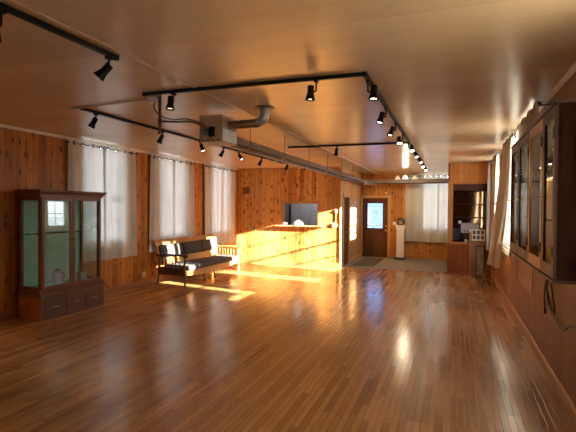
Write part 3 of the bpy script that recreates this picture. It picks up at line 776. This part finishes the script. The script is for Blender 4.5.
# backrest frame: tilted
RB = Matrix.Rotation(math.radians(-14), 3, 'Y')
def backbox(a, c, z0, z1, d0, d1, bev, nm, mt, par):
    b = B(); b.box(SX0+d0, SX0+d1, a, c, z0, z1, bev, RB, (SX0, 0, .42)); return b.out(nm, mt, par, smooth=bev > .015)
bf = backbox(SY0-.01, SY1+.01, .89, 1.03, -.045, -.015, .006, 'back_top_rail', M['oak'], t)
backbox(SY0+.04, SY1-.04, .46, .59, -.0, .03, .004, 'back_lower_rail', M['oak'], t)
for y in (SY0+.0, SY1-.045): backbox(y, y+.045, .38, .95, -.045, -.012, .004, 'back_post', M['oak'], t)
for i in range(9):
    y = SY0+.25+i*(SY1-SY0-.5)/8; B().box(SX0-.035, SX0-.02, y-.025, y+.025, .5, .95, 0, RB, (SX0, 0, .42)).out('back_slat', M['oak'], t)
def cushion(x0, x1, y0, y1, z0, z1, nm, ribs, tilt=False, seam=()):
    """rounded upholstered pad with rounded ribs running along y"""
    b = B(); bm = b.b; nx = 30; ny = 36; g = {}
    for side in (0, 1):
        for i in range(nx+1):
            for j in range(ny+1):
                s, q = i/nx, j/ny
                edge = min(s, 1-s)*(x1-x0 if not tilt else z1-z0); edg2 = min(q, 1-q)*(y1-y0)
                r = .045; e = min(1, edge/r); e2 = min(1, edg2/r)
                prof = math.sqrt(max(0, 1-(1-e)**2))*math.sqrt(max(0, 1-(1-e2)**2))
                rb = .012*abs(math.sin(PI*ribs*s))**.6*prof if side else 0
                sm = sum(-.012*math.exp(-((q-k)/.006)**2) for k in seam)*prof if side else 0
                if not tilt:
                    z = (z0+z1)/2 + ((z1-z0)/2*prof + rb + sm if side else -(z1-z0)/2*prof)
                    g[side, i, j] = (x0+(x1-x0)*s, y0+(y1-y0)*q, z)
                else:
                    x = (x0+x1)/2 + ((x1-x0)/2*prof + rb + sm if side else -(x1-x0)/2*prof)
                    v = RB @ (Vector((x, 0, z0+(z1-z0)*s))-Vector((SX0, 0, .42))) + Vector((SX0, 0, .42))
                    g[side, i, j] = (v.x, y0+(y1-y0)*q, v.z)
    vv = {}
    for k_, co in g.items():
        sd, i, j = k_
        if sd == 1 and (i in (0, nx) or j in (0, ny)): vv[k_] = vv[(0, i, j)]
        else: vv[k_] = bm.verts.new(co)
    for sd in (0, 1):
        for i in range(nx):
            for j in range(ny):
                f = (vv[sd, i, j], vv[sd, i+1, j], vv[sd, i+1, j+1], vv[sd, i, j+1])
                if len(set(f)) == 4: bm.faces.new(f)
    return b.out(nm, M['cushion'], t, smooth=True)
cushion(SX0+.03, SX1+.03, SY0+.05, SY1-.05, .335, .445, 'seat_cushion', 6)
ln = (SY1-SY0-.10)/3
for i in range(3): cushion(SX0-.01, SX0+.085, SY0+.05+i*ln+.004, SY0+.05+(i+1)*ln-.004, .60, .90, 'back_cushion', 1, True)

l = bpy.data.lights.new('kitchen_fill', 'POINT'); l.energy = 60; l.color = (.8, .9, 1); l.shadow_soft_size = .1  # fill light added to brighten the kitchen interior
o = bpy.data.objects.new('kitchen_fill', l); C.objects.link(o); o.location = (-4.3, 14.6, 2.7)
# ------------------------------------------------------------------ pedestal
t = thing('pedestal_stand', 'narrow white pedestal topped by a round black-framed globe', 'pedestal', (-1.69, 16.18, .012))
B().box(-.19, .17, -.17, .17, 0, .07, .01).out('base', M['blackpl'], t)
b = B(); b.prism([(-.125, .07), (.125, .07), (.115, 1.0), (.15, 1.10), (.15, 1.17), (-.15, 1.17), (-.15, 1.10), (-.115, 1.0)], 1, -.12, .12); b.out('column', M['white'], t)
g_ = B().lathe([(0, -.13), (.08, -.115), (.125, -.06), (.14, 0), (.125, .06), (.08, .115), (0, .13)], (0, 0, 1.30), 20).out('globe', M['blackpl'], t, smooth=True)
B().torus((.02, -.12, 1.29), .06, .014, 1, 18, 6).out('ring', M['cream'], g_, smooth=True)
B().lathe([(0, .0), (.03, .01), (.03, .03), (0, .035)], (0.02, -.13, 1.275), 12, Matrix.Rotation(PI/2, 3, 'X')).out('dial', M['cream'], g_, smooth=True)

# ------------------------------------------------------------------ built-in case by right wall
t = thing('built_in_case', 'floor-to-ceiling pine case with open display bay against the right wall', 'cabinet')
KX0, KX1, KY0, KY1 = -.13, XR-.002, 13.07, 13.50
B().box(KX0+.05, KX1, KY0, KY0+.02, 2.45, H-.002).out('header_panel', pine('header_pine', 0, .13, (.60, .25, .06), (.42, .15, .035), kn=.3), t)
B().box(KX0, KX0+.02, KY0+.0, KY1, .0, H-.002).out('side_panel', M['case'], t)
b = B(); b.box(KX0-.0, KX0+.13, KY0-.012, KY0, .86, 2.45, .003); b.box(KX1-.09, KX1, KY0-.012, KY0, .86, 2.45, .003); b.box(KX0, KX1, KY0-.014, KY0, 2.42, 2.48, .003); b.box(KX0-.02, KX1, KY0-.04, KY0+.02, .82, .87, .004)
b.out('face_frame', M['case'], t)
B().box(KX0, KX0+.05, KY0-.006, KY0+.02, 2.45, H-.002).out('corner_stile', M['case_red'], t)
B().box(KX0+.02, KX1, KY1-.02, KY1, 0, H-.002).out('back_panel', M['case_red'], t)
B().box(KX0+.03, KX1-.01, KY1-.06, KY1-.05, .87, 2.42).out('reflection_sheet', M['mirror'], t)  # mirror sheet added to imitate reflections in glass doors
for z in (1.52, 1.88, 2.26): B().box(KX0+.02, KX1-.01, KY0+.10, KY1-.06, z, z+.018).out('shelf', M['rcab'], t)
B().box(KX0+.02, KX1, KY0, KY0+.03, 2.24, 2.42).out('inner_header', M['rcab'], t)
B().box(KX0+.02, KX1, KY0+.02, KY1-.02, .80, .82).out('counter', M['case_red'], t)
b = B(); b.box(KX0, KX1, KY0, KY0+.02, .05, .82); b.out('lower_front', M['case_red'], t)
B().box(KX0+.07, KX0+.62, KY0-.015, KY0, .10, .78, .004).out('lower_door', M['case_red'], t)
B().box(KX0-.02, KX1, KY0-.03, KY0+.02, 0, .06, .004).out('kick_board', M['case_red'], t)
# office machines in the bay
t = thing('printer', 'boxy gray printer on the counter of the built-in case', 'printer', (.42, 13.16, .82))
B().box(-.16, .18, .0, .22, .0, .30, .01).out('stand', M['blackpl'], t)
B().box(-.21, .24, -.03, .24, .30, .52, .015).out('printer_body', M['printer'], t); B().box(-.19, .22, -.03, .22, .52, .555, .008).out('lid', M['printer'], t)
B().box(-.15, .18, -.036, -.028, .34, .36).out('paper_slot', M['blackpl'], t)
t = thing('monitor', 'dark flat monitor at the left side of the built-in case bay', 'monitor', (.10, 13.22, .82), .5)
B().box(-.16, .16, -.015, .015, .09, .42, .01).out('screen', M['blackpl'], t); B().tube([(0, .03, .01), (0, .03, .2)], .018, 10).out('neck', M['blackpl'], t); B().lathe([(.10, 0), (.10, .01), (0, .014)], n=20).out('foot', M['blackpl'], t)
t = thing('desk_lamp', 'small white round lamp above the monitor in the case', 'lamp', (.16, 13.32, .82))
B().lathe([(.05, 0), (.05, .015), (0, .02)], n=16).out('base', M['blackpl'], t); B().tube([(0, 0, .01), (0, 0, .55), (.02, -.06, .58)], .008, 8).out('stem', M['blackpl'], t)
B().lathe([(0, -.05), (.04, -.03), (.05, 0), (.04, .03), (0, .05)], (.02, -.08, .58), 16).out('lamp_shade', M['white'], t, smooth=True)
t = thing('white_mug', 'white mug on the case counter below the printer', 'mug', (.33, 13.09, .87))
B().lathe([(.03, 0), (.036, .01), (.036, .08), (.031, .08), (.028, .01), (0, .01)], n=18).out('mug_body', M['white'], t, smooth=True); B().torus((.045, 0, .04), .02, .005, 1, 12, 6).out('handle', M['white'], t)
# leaning panels
t = thing('framed_picture', 'tall brown framed picture leaning at the foot of the built-in case', 'picture', (.635, 12.90, 0))
B().box(-.17, .17, .02, .05, 0, .93, .004).out('backing', M['board'], t)
b = B(); z0, z1, a, c = .01, .80, -.06, .155
b.box(a, a+.025, .0, .02, z0, z1); b.box(c-.025, c, .0, .02, z0, z1); b.box(a, c, .0, .02, z0, z0+.025); b.box(a, c, .0, .02, z1-.025, z1)
b.out('frame', M['rcab'], t); B().box(a+.025, c-.025, .012, .02, z0+.025, z1-.025).out('picture', plain('muted_picture', (.26, .22, .15), .5, var=.5, sc=9), t)
t = thing('photo_board', 'white board with six dark square pictures above the leaning panel', 'board', (.635, 12.93, .93))
B().box(-.165, .165, 0, .03, 0, .30, .003).out('backing', M['paper'], t)
for i in range(3):
    for j in range(2): B().box(-.135+i*.1, -.07+i*.1, -.004, 0, .04+j*.13, .13+j*.13).out('picture', M['inkgray'], t)
t = thing('pale_post', 'slim pale upright board left of the leaning panels', 'board', (.44, 12.97, 0))
B().box(-.02, .02, 0, .05, 0, 1.22, .003).out('post', M['trim'], t)
B().box(-.022, .022, -.004, 0, 1.16, 1.22, .002).out('cap', M['white'], t)
t = thing('folding_easel', 'wooden folding easel legs showing below the flared tan curtain', 'easel')
for a, c in (((.66, 11.60, 0), (.80, 10.95, .95)), ((.89, 11.65, 0), (.82, 10.95, .95)), ((.80, 10.55, 0), (.81, 10.90, .93))):
    B().tube([a, c], .014, 8).out('leg', M['board'], t)
B().tube([(.715, 11.34, .37), (.865, 11.38, .37)], .010, 8).out('crossbar', M['board'], t)

# ------------------------------------------------------------------ ceiling: radiant tube heater
t = thing('tube_heater', 'overhead radiant tube heater running from burner box to the far wall', 'heater')
bx = B(); bx.box(-2.97, -2.66, 5.0, 5.42, 2.555, 2.885, .008); bx = bx.out('burner_box', M['heater'], t)
B().box(-2.66, -2.655, 5.02, 5.40, 2.57, 2.72).out('side_plate', M['heater_lt'], bx)
B().box(-2.84, -2.76, 4.985, 5.0, 2.62, 2.74, .004).out('access_panel', M['black'], bx)
B().lathe([(0, 0), (.045, 0), (.045, .04), (.03, .05), (0, .05)], (-2.90, 5.0, 2.68), 18, Matrix.Rotation(PI/2, 3, 'X')).out('gas_inlet', M['bluefit'], bx, smooth=True)
for x in (-2.92, -2.85, -2.78, -2.71): B().box(x-.008, x+.008, 4.99, 5.0, 2.57, 2.585).out('screw', M['black'], bx)
TX, TZ = -2.84, 2.62
pts = [(TX, 5.42, TZ), (TX, 15.30, TZ), (TX+.03, 15.42, TZ), (TX+.10, 15.49, TZ), (TX+.2, 15.50, TZ), (XR-.002, 15.50, TZ)]
B().tube(pts, .05, 16).out('radiant_tube', M['tube'], t, smooth=True)
def reflector(axis, a, b_, c):
    bb = B(); prof = [(-.15, -.02), (-.10, .06), (-.05, .10), (.05, .10), (.10, .06), (.15, -.02)]
    pr = prof + [(u*.97, v-.006) for u, v in prof[::-1]]
    bb.prism([(c+u, TZ+v) for u, v in pr], axis, a, b_); return bb
reflector(1, 5.44, 15.25, TX).out('reflector', M['galv'], t)
reflector(0, TX+.3, XR-.002, 15.50).out('reflector', M['galv'], t)
B().tube([(TX, 15.2, TZ+.02), (TX+.02, 15.42, TZ+.02), (TX+.12, 15.5, TZ+.02), (TX+.34, 15.5, TZ+.02)], .085, 16).out('elbow', M['galv'], t, smooth=True)
for y in (5.9, 7.3, 8.7, 10.1, 11.5, 12.9, 14.3):
    B().tube([(TX+.15, y, TZ-.02), (TX+.15, y, H), ], .0045, 6).out('hanger', M['black'], t)
    b = B(); b.tube([(TX-.16, y, TZ-.025), (TX-.08, y, TZ-.075), (TX+.08, y, TZ-.075), (TX+.16, y, TZ-.025)], .006, 6); b.out('bracket', M['galv'], t)
for x in (-1.9, -.6): B().tube([(x, 15.5, TZ+.10), (x, 15.5, H)], .005, 6).out('hanger', M['black'], t)
# flue
t = thing('flue_pipe', 'bent metal flue pipe rising from burner box to the ceiling', 'pipe')
pts = [(-2.66, 5.2, 2.785), (-2.30, 5.2, 2.785)]
for k in range(1, 7): a_ = k*PI/12; pts.append((-2.30+.12*math.sin(a_), 5.2, 2.785+.12*(1-math.cos(a_))))
pts.append((-2.18, 5.2, 2.975))
B().tube(pts[:3], .055, 20).out('straight_pipe', M['flue'], t, smooth=True)
B().tube(pts[2:], .058, 20).out('elbow', M['galv'], t, smooth=True)
for p in (-2.62, -2.46, -2.31): B().torus((p, 5.2, 2.785), .057, .004, 0, 20, 6).out('joint_ring', M['flue'], t, smooth=True)
B().lathe([(.06, 0), (.12, .002), (.12, .008), (.06, .012)], (-2.18, 5.2, 2.968), 24).out('ceiling_flange', M['tube'], t)
# gas pipe
t = thing('gas_pipe', 'vertical gas drop pipe with side branch feeding the burner box', 'pipe')
GX, GY = -3.07, 4.32
B().tube([(GX, GY, H), (GX, GY, 2.58)], .016, 12).out('drop_pipe', M['tube'], t, smooth=True)
B().lathe([(.022, 0), (.024, .02), (.024, .04), (.022, .06)], (GX, GY, 2.67), 12).out('fitting', M['tube'], t); B().lathe([(.022, 0), (.022, .05)], (GX, GY, 2.555), 12).out('fitting', M['tube'], t)
B().tube(smooth_path([(GX, GY, 2.70), (-2.92, 4.40, 2.70), (-2.78, 4.5, 2.71), (-2.76, 4.7, 2.69), (-2.84, 4.85, 2.66), (-2.90, 4.95, 2.68)]), .012, 10).out('branch_pipe', M['tube'], t, smooth=True)
t = thing('junction_box', 'small ceiling junction box with conduit and drooping cable', 'electrical box')
jb = B().box(-3.25, -3.16, 4.33, 4.41, H-.05, H, .004).out('box_body', M['heater_lt'], t)
B().tube([(-3.25, 4.37, H-.012), (-4.55, 4.52, H-.012)], .010, 8).out('conduit', M['cream'], t)
B().tube(smooth_path([(-3.17, 4.37, H-.05), (-3.18, 4.37, 2.86), (-3.10, 4.36, 2.78), (-2.98, 4.40, 2.73), (-2.85, 4.5, 2.745), (-2.72, 4.62, 2.71), (-2.74, 4.85, 2.62), (-2.82, 5.0, 2.60)]), .006, 8).out('cable', M['black'], t, smooth=True)

# ------------------------------------------------------------------ tracks and heads
ZTR = H-.0
def track(name_label, p, q):
    (xa, ya), (xb, yb) = p, q; w = .018
    t = thing('lighting_track', name_label, 'track')
    if abs(xa-xb) < .01:
        B().box(xa-w, xa+w, min(ya, yb), max(ya, yb), ZTR-.034, ZTR, .003).out('rail', M['black'], t)
        for y in (min(ya, yb), max(ya, yb)-.03): B().box(xa-w-.002, xa+w+.002, y, y+.03, ZTR-.037, ZTR, .002).out('end_cap', M['black'], t)
    else:
        B().box(min(xa, xb), max(xa, xb), ya-w, ya+w, ZTR-.034, ZTR, .003).out('rail', M['black'], t)
        for x in (min(xa, xb), max(xa, xb)-.03): B().box(x, x+.03, ya-w-.002, ya+w+.002, ZTR-.037, ZTR, .002).out('end_cap', M['black'], t)
track('near black lighting track over the left foreground', (-2.60, -1.0), (-2.60, 3.08))
track('black cross track in front of the burner box', (-3.16, 4.15), (-.745, 4.15))
track('long black lighting track running toward the far wall', (-.765, 4.17), (-.765, 13.2))
track('second black cross track joining the long track from the left', (-3.12, 8.68), (-.80, 8.68))
track('black lighting track parallel to the left windows', (-4.35, 4.50), (-4.35, 11.6))
track('short black track end turned across near the kitchen partition', (-4.33, 11.62), (-3.55, 11.62))
def head(x, y, side, tilt, az, label, lit=True, power=6.0):
    """side: direction (dx,dy) the body sits from the stem; tilt from straight down, az aim azimuth"""
    t = thing('track_light', label, 'track light', (x, y, ZTR-.034), group='black track lights')
    B().box(-.016, .016, -.03, .03, -.022, 0, .002).out('adapter', M['black'], t)
    bx_, by_ = side[0]*.055, side[1]*.055
    B().tube([(0, 0, -.02), (0, 0, -.095), (bx_*.3, by_*.3, -.105), (bx_*.8, by_*.8, -.105)], .0095, 8).out('arm', M['black'], t, smooth=True)
    R = Matrix.Rotation(az, 3, 'Z') @ Matrix.Rotation(tilt, 3, 'Y')     # local -z is the beam
    o = (bx_, by_, -.105)
    body = B().lathe([(0, .062), (.030, .060), (.032, .055), (.032, -.02), (.036, -.03), (.048, -.075), (.046, -.077), (.034, -.045), (0, -.045)], o, 24, R).out('lamp_body', M['black'], t, smooth=True)
    B().lathe([(0, -.062), (.030, -.063), (.034, -.060), (.030, -.052), (0, -.050)], o, 20, R).out('lamp_lens', M['lens'] if lit else M['lensoff'], body, smooth=True)
    if power > 0 and lit:
        l = bpy.data.lights.new('track_bulb', 'SPOT'); l.energy = power; l.color = (1, .78, .5); l.spot_size = math.radians(75); l.spot_blend = .7; l.shadow_soft_size = .03
        ob = bpy.data.objects.new('track_bulb', l); C.objects.link(ob)
        ob.location = Vector((x, y, ZTR-.034)) + Vector(o) + R @ Vector((0, 0, -.085)); ob.rotation_euler = R.to_euler()
ord_ = ['nearest', 'second', 'third', 'fourth', 'fifth', 'sixth', 'seventh', 'eighth', 'ninth']
head(-2.60, 2.05, (-1, 0), .15, 0, 'black track light on the near left track at the photo edge')
head(-2.60, 2.98, (-.7, .0), .75, .4, 'black track light at the end of the near left track', lit=True)
head(-2.78, 4.15, (0, -1), .1, PI/2, 'black track light at left on the cross track before the burner box', lit=False)
head(-1.22, 4.15, (-1, 0), .06, 0, 'lit black track light mid-span of the near cross track')
for i, (y, tl, az, sd) in enumerate(((4.32, .10, 1.2, 1), (5.55, .3, .6, -1), (6.55, .35, .5, -1), (7.5, .5, 1.9, -1), (8.55, .6, 1.9, 1), (9.5, .45, 2.2, 1), (10.7, .5, 2.3, 1), (11.9, .6, 1.6, 1), (13.0, .7, 1.8, 1))):
    head(-.765, y, (sd, 0), tl, az, 'black track light, %s from the near end of the long right track' % ord_[i], power=5)
head(-2.12, 8.68, (0, -1), .15, 0, 'single black track light on the second cross track')
for i, (y, tl, az, lit) in enumerate(((4.75, .45, .6, True), (6.2, .6, -.2, True), (7.35, .4, PI, True), (8.25, .5, .3, False), (8.95, .5, PI, True), (10.2, .5, .3, False))):
    head(-4.35, y, (-.6 if az < 2 else .6, 0), tl, az, 'black track light, %s from the near end of the left window track' % ord_[i], lit=lit, power=5)
head(-4.2, 11.62, (0, -1), .4, 0, 'black track light at the corner of the short far track', lit=False)
head(-3.7, 11.62, (0, -1), .4, PI, 'black track light at the right tip of the short far track', lit=False)

# chandelier
t = thing('ceiling_fixture', 'small three-shade ceiling fixture with glowing glass shades near the entry', 'ceiling light', (-1.42, 15.0, H))
B().lathe([(0, 0), (.07, 0), (.07, -.012), (.03, -.03), (.018, -.04), (.018, -.14), (.03, -.16), (0, -.17)], n=20).out('stem', M['brass'], t, smooth=True)
for k, (dx, dy, m_) in enumerate(((-.26, .05, 'shade_off'), (.0, -.22, 'shade'), (.26, .05, 'shade_off'))):
    B().tube(smooth_path([(0, 0, -.14), (dx*.5, dy*.5, -.12), (dx, dy, -.15), (dx, dy, -.18)], 5), .007, 8).out('arm', M['brass'], t, smooth=True)
    s_ = B().lathe([(.025, 0), (.04, -.02), (.075, -.07), (.095, -.11), (.092, -.11), (.07, -.07), (.035, -.02), (0, -.012)], (dx, dy, -.18), 20).out('glass_shade', M[m_], t, smooth=True)
l = bpy.data.lights.new('fixture_bulb', 'POINT'); l.energy = 70; l.color = (1, .78, .48); l.shadow_soft_size = .06
o = bpy.data.objects.new('fixture_bulb', l); C.objects.link(o); o.location = (-1.42, 14.78, H-.30)

# ------------------------------------------------------------------ outside
struct(B().box(-60, 60, -60, 80, -.5, -.3).out('ground', M['ground']), 'pale open ground outside', 'ground')
w = bpy.data.worlds.new('sky'); bpy.context.scene.world = w; w.use_nodes = True; nt = w.node_tree; nt.nodes.clear(); g = G(nt)
out = g.n('ShaderNodeOutputWorld'); bg = g.n('ShaderNodeBackground')
tc = g.n('ShaderNodeTexCoord'); sp = g.n('ShaderNodeSeparateXYZ'); g.l(tc.outputs['Generated'], sp.inputs[0])
cr = g.mix(g.rng(sp.outputs[2], 0, .6), (.90, .93, 1.0), (.55, .72, 1.0))
g.l(cr, bg.inputs[0]); bg.inputs[1].default_value = 14.0; g.l(bg.outputs[0], out.inputs[0])
sun = bpy.data.lights.new('sun', 'SUN'); sun.energy = 170; sun.angle = math.radians(.6); sun.color = (1.0, .92, .76)
so = bpy.data.objects.new('sun', sun); C.objects.link(so)
so.rotation_euler = Vector((-1, .22, -.27)).to_track_quat('-Z', 'Y').to_euler()
so.location = (10, 5, 6)

# ------------------------------------------------------------------ camera
cam = bpy.data.cameras.new('camera'); co = bpy.data.objects.new('camera', cam); C.objects.link(co)
cam.sensor_fit = 'HORIZONTAL'; cam.sensor_width = 36; cam.lens = 36*458.855/576; cam.clip_start = .05; cam.clip_end = 300
yaw, pitch, roll = .3449, -.0176, .0075
fw = Vector((-math.sin(yaw)*math.cos(pitch), math.cos(yaw)*math.cos(pitch), math.sin(pitch)))
r0 = Vector((math.cos(yaw), math.sin(yaw), 0)); u0 = r0.cross(fw)
r1 = r0*math.cos(roll)+u0*math.sin(roll); u1 = u0*math.cos(roll)-r0*math.sin(roll)
m3 = Matrix((r1, u1, -fw)).transposed()
co.matrix_world = Matrix.Translation((0, 0, 1.75)) @ m3.to_4x4()
sc = bpy.context.scene; sc.camera = co
sc.view_settings.view_transform = 'Standard'; sc.view_settings.look = 'None'; sc.view_settings.exposure = -0.28; sc.view_settings.gamma = 1.06
sc.cycles.use_denoising = True
sc.cycles.max_bounces = 10; sc.cycles.diffuse_bounces = 6; sc.cycles.transparent_max_bounces = 16
sc.cycles.sample_clamp_indirect = 6.0; sc.cycles.caustics_reflective = False; sc.cycles.caustics_refractive = False
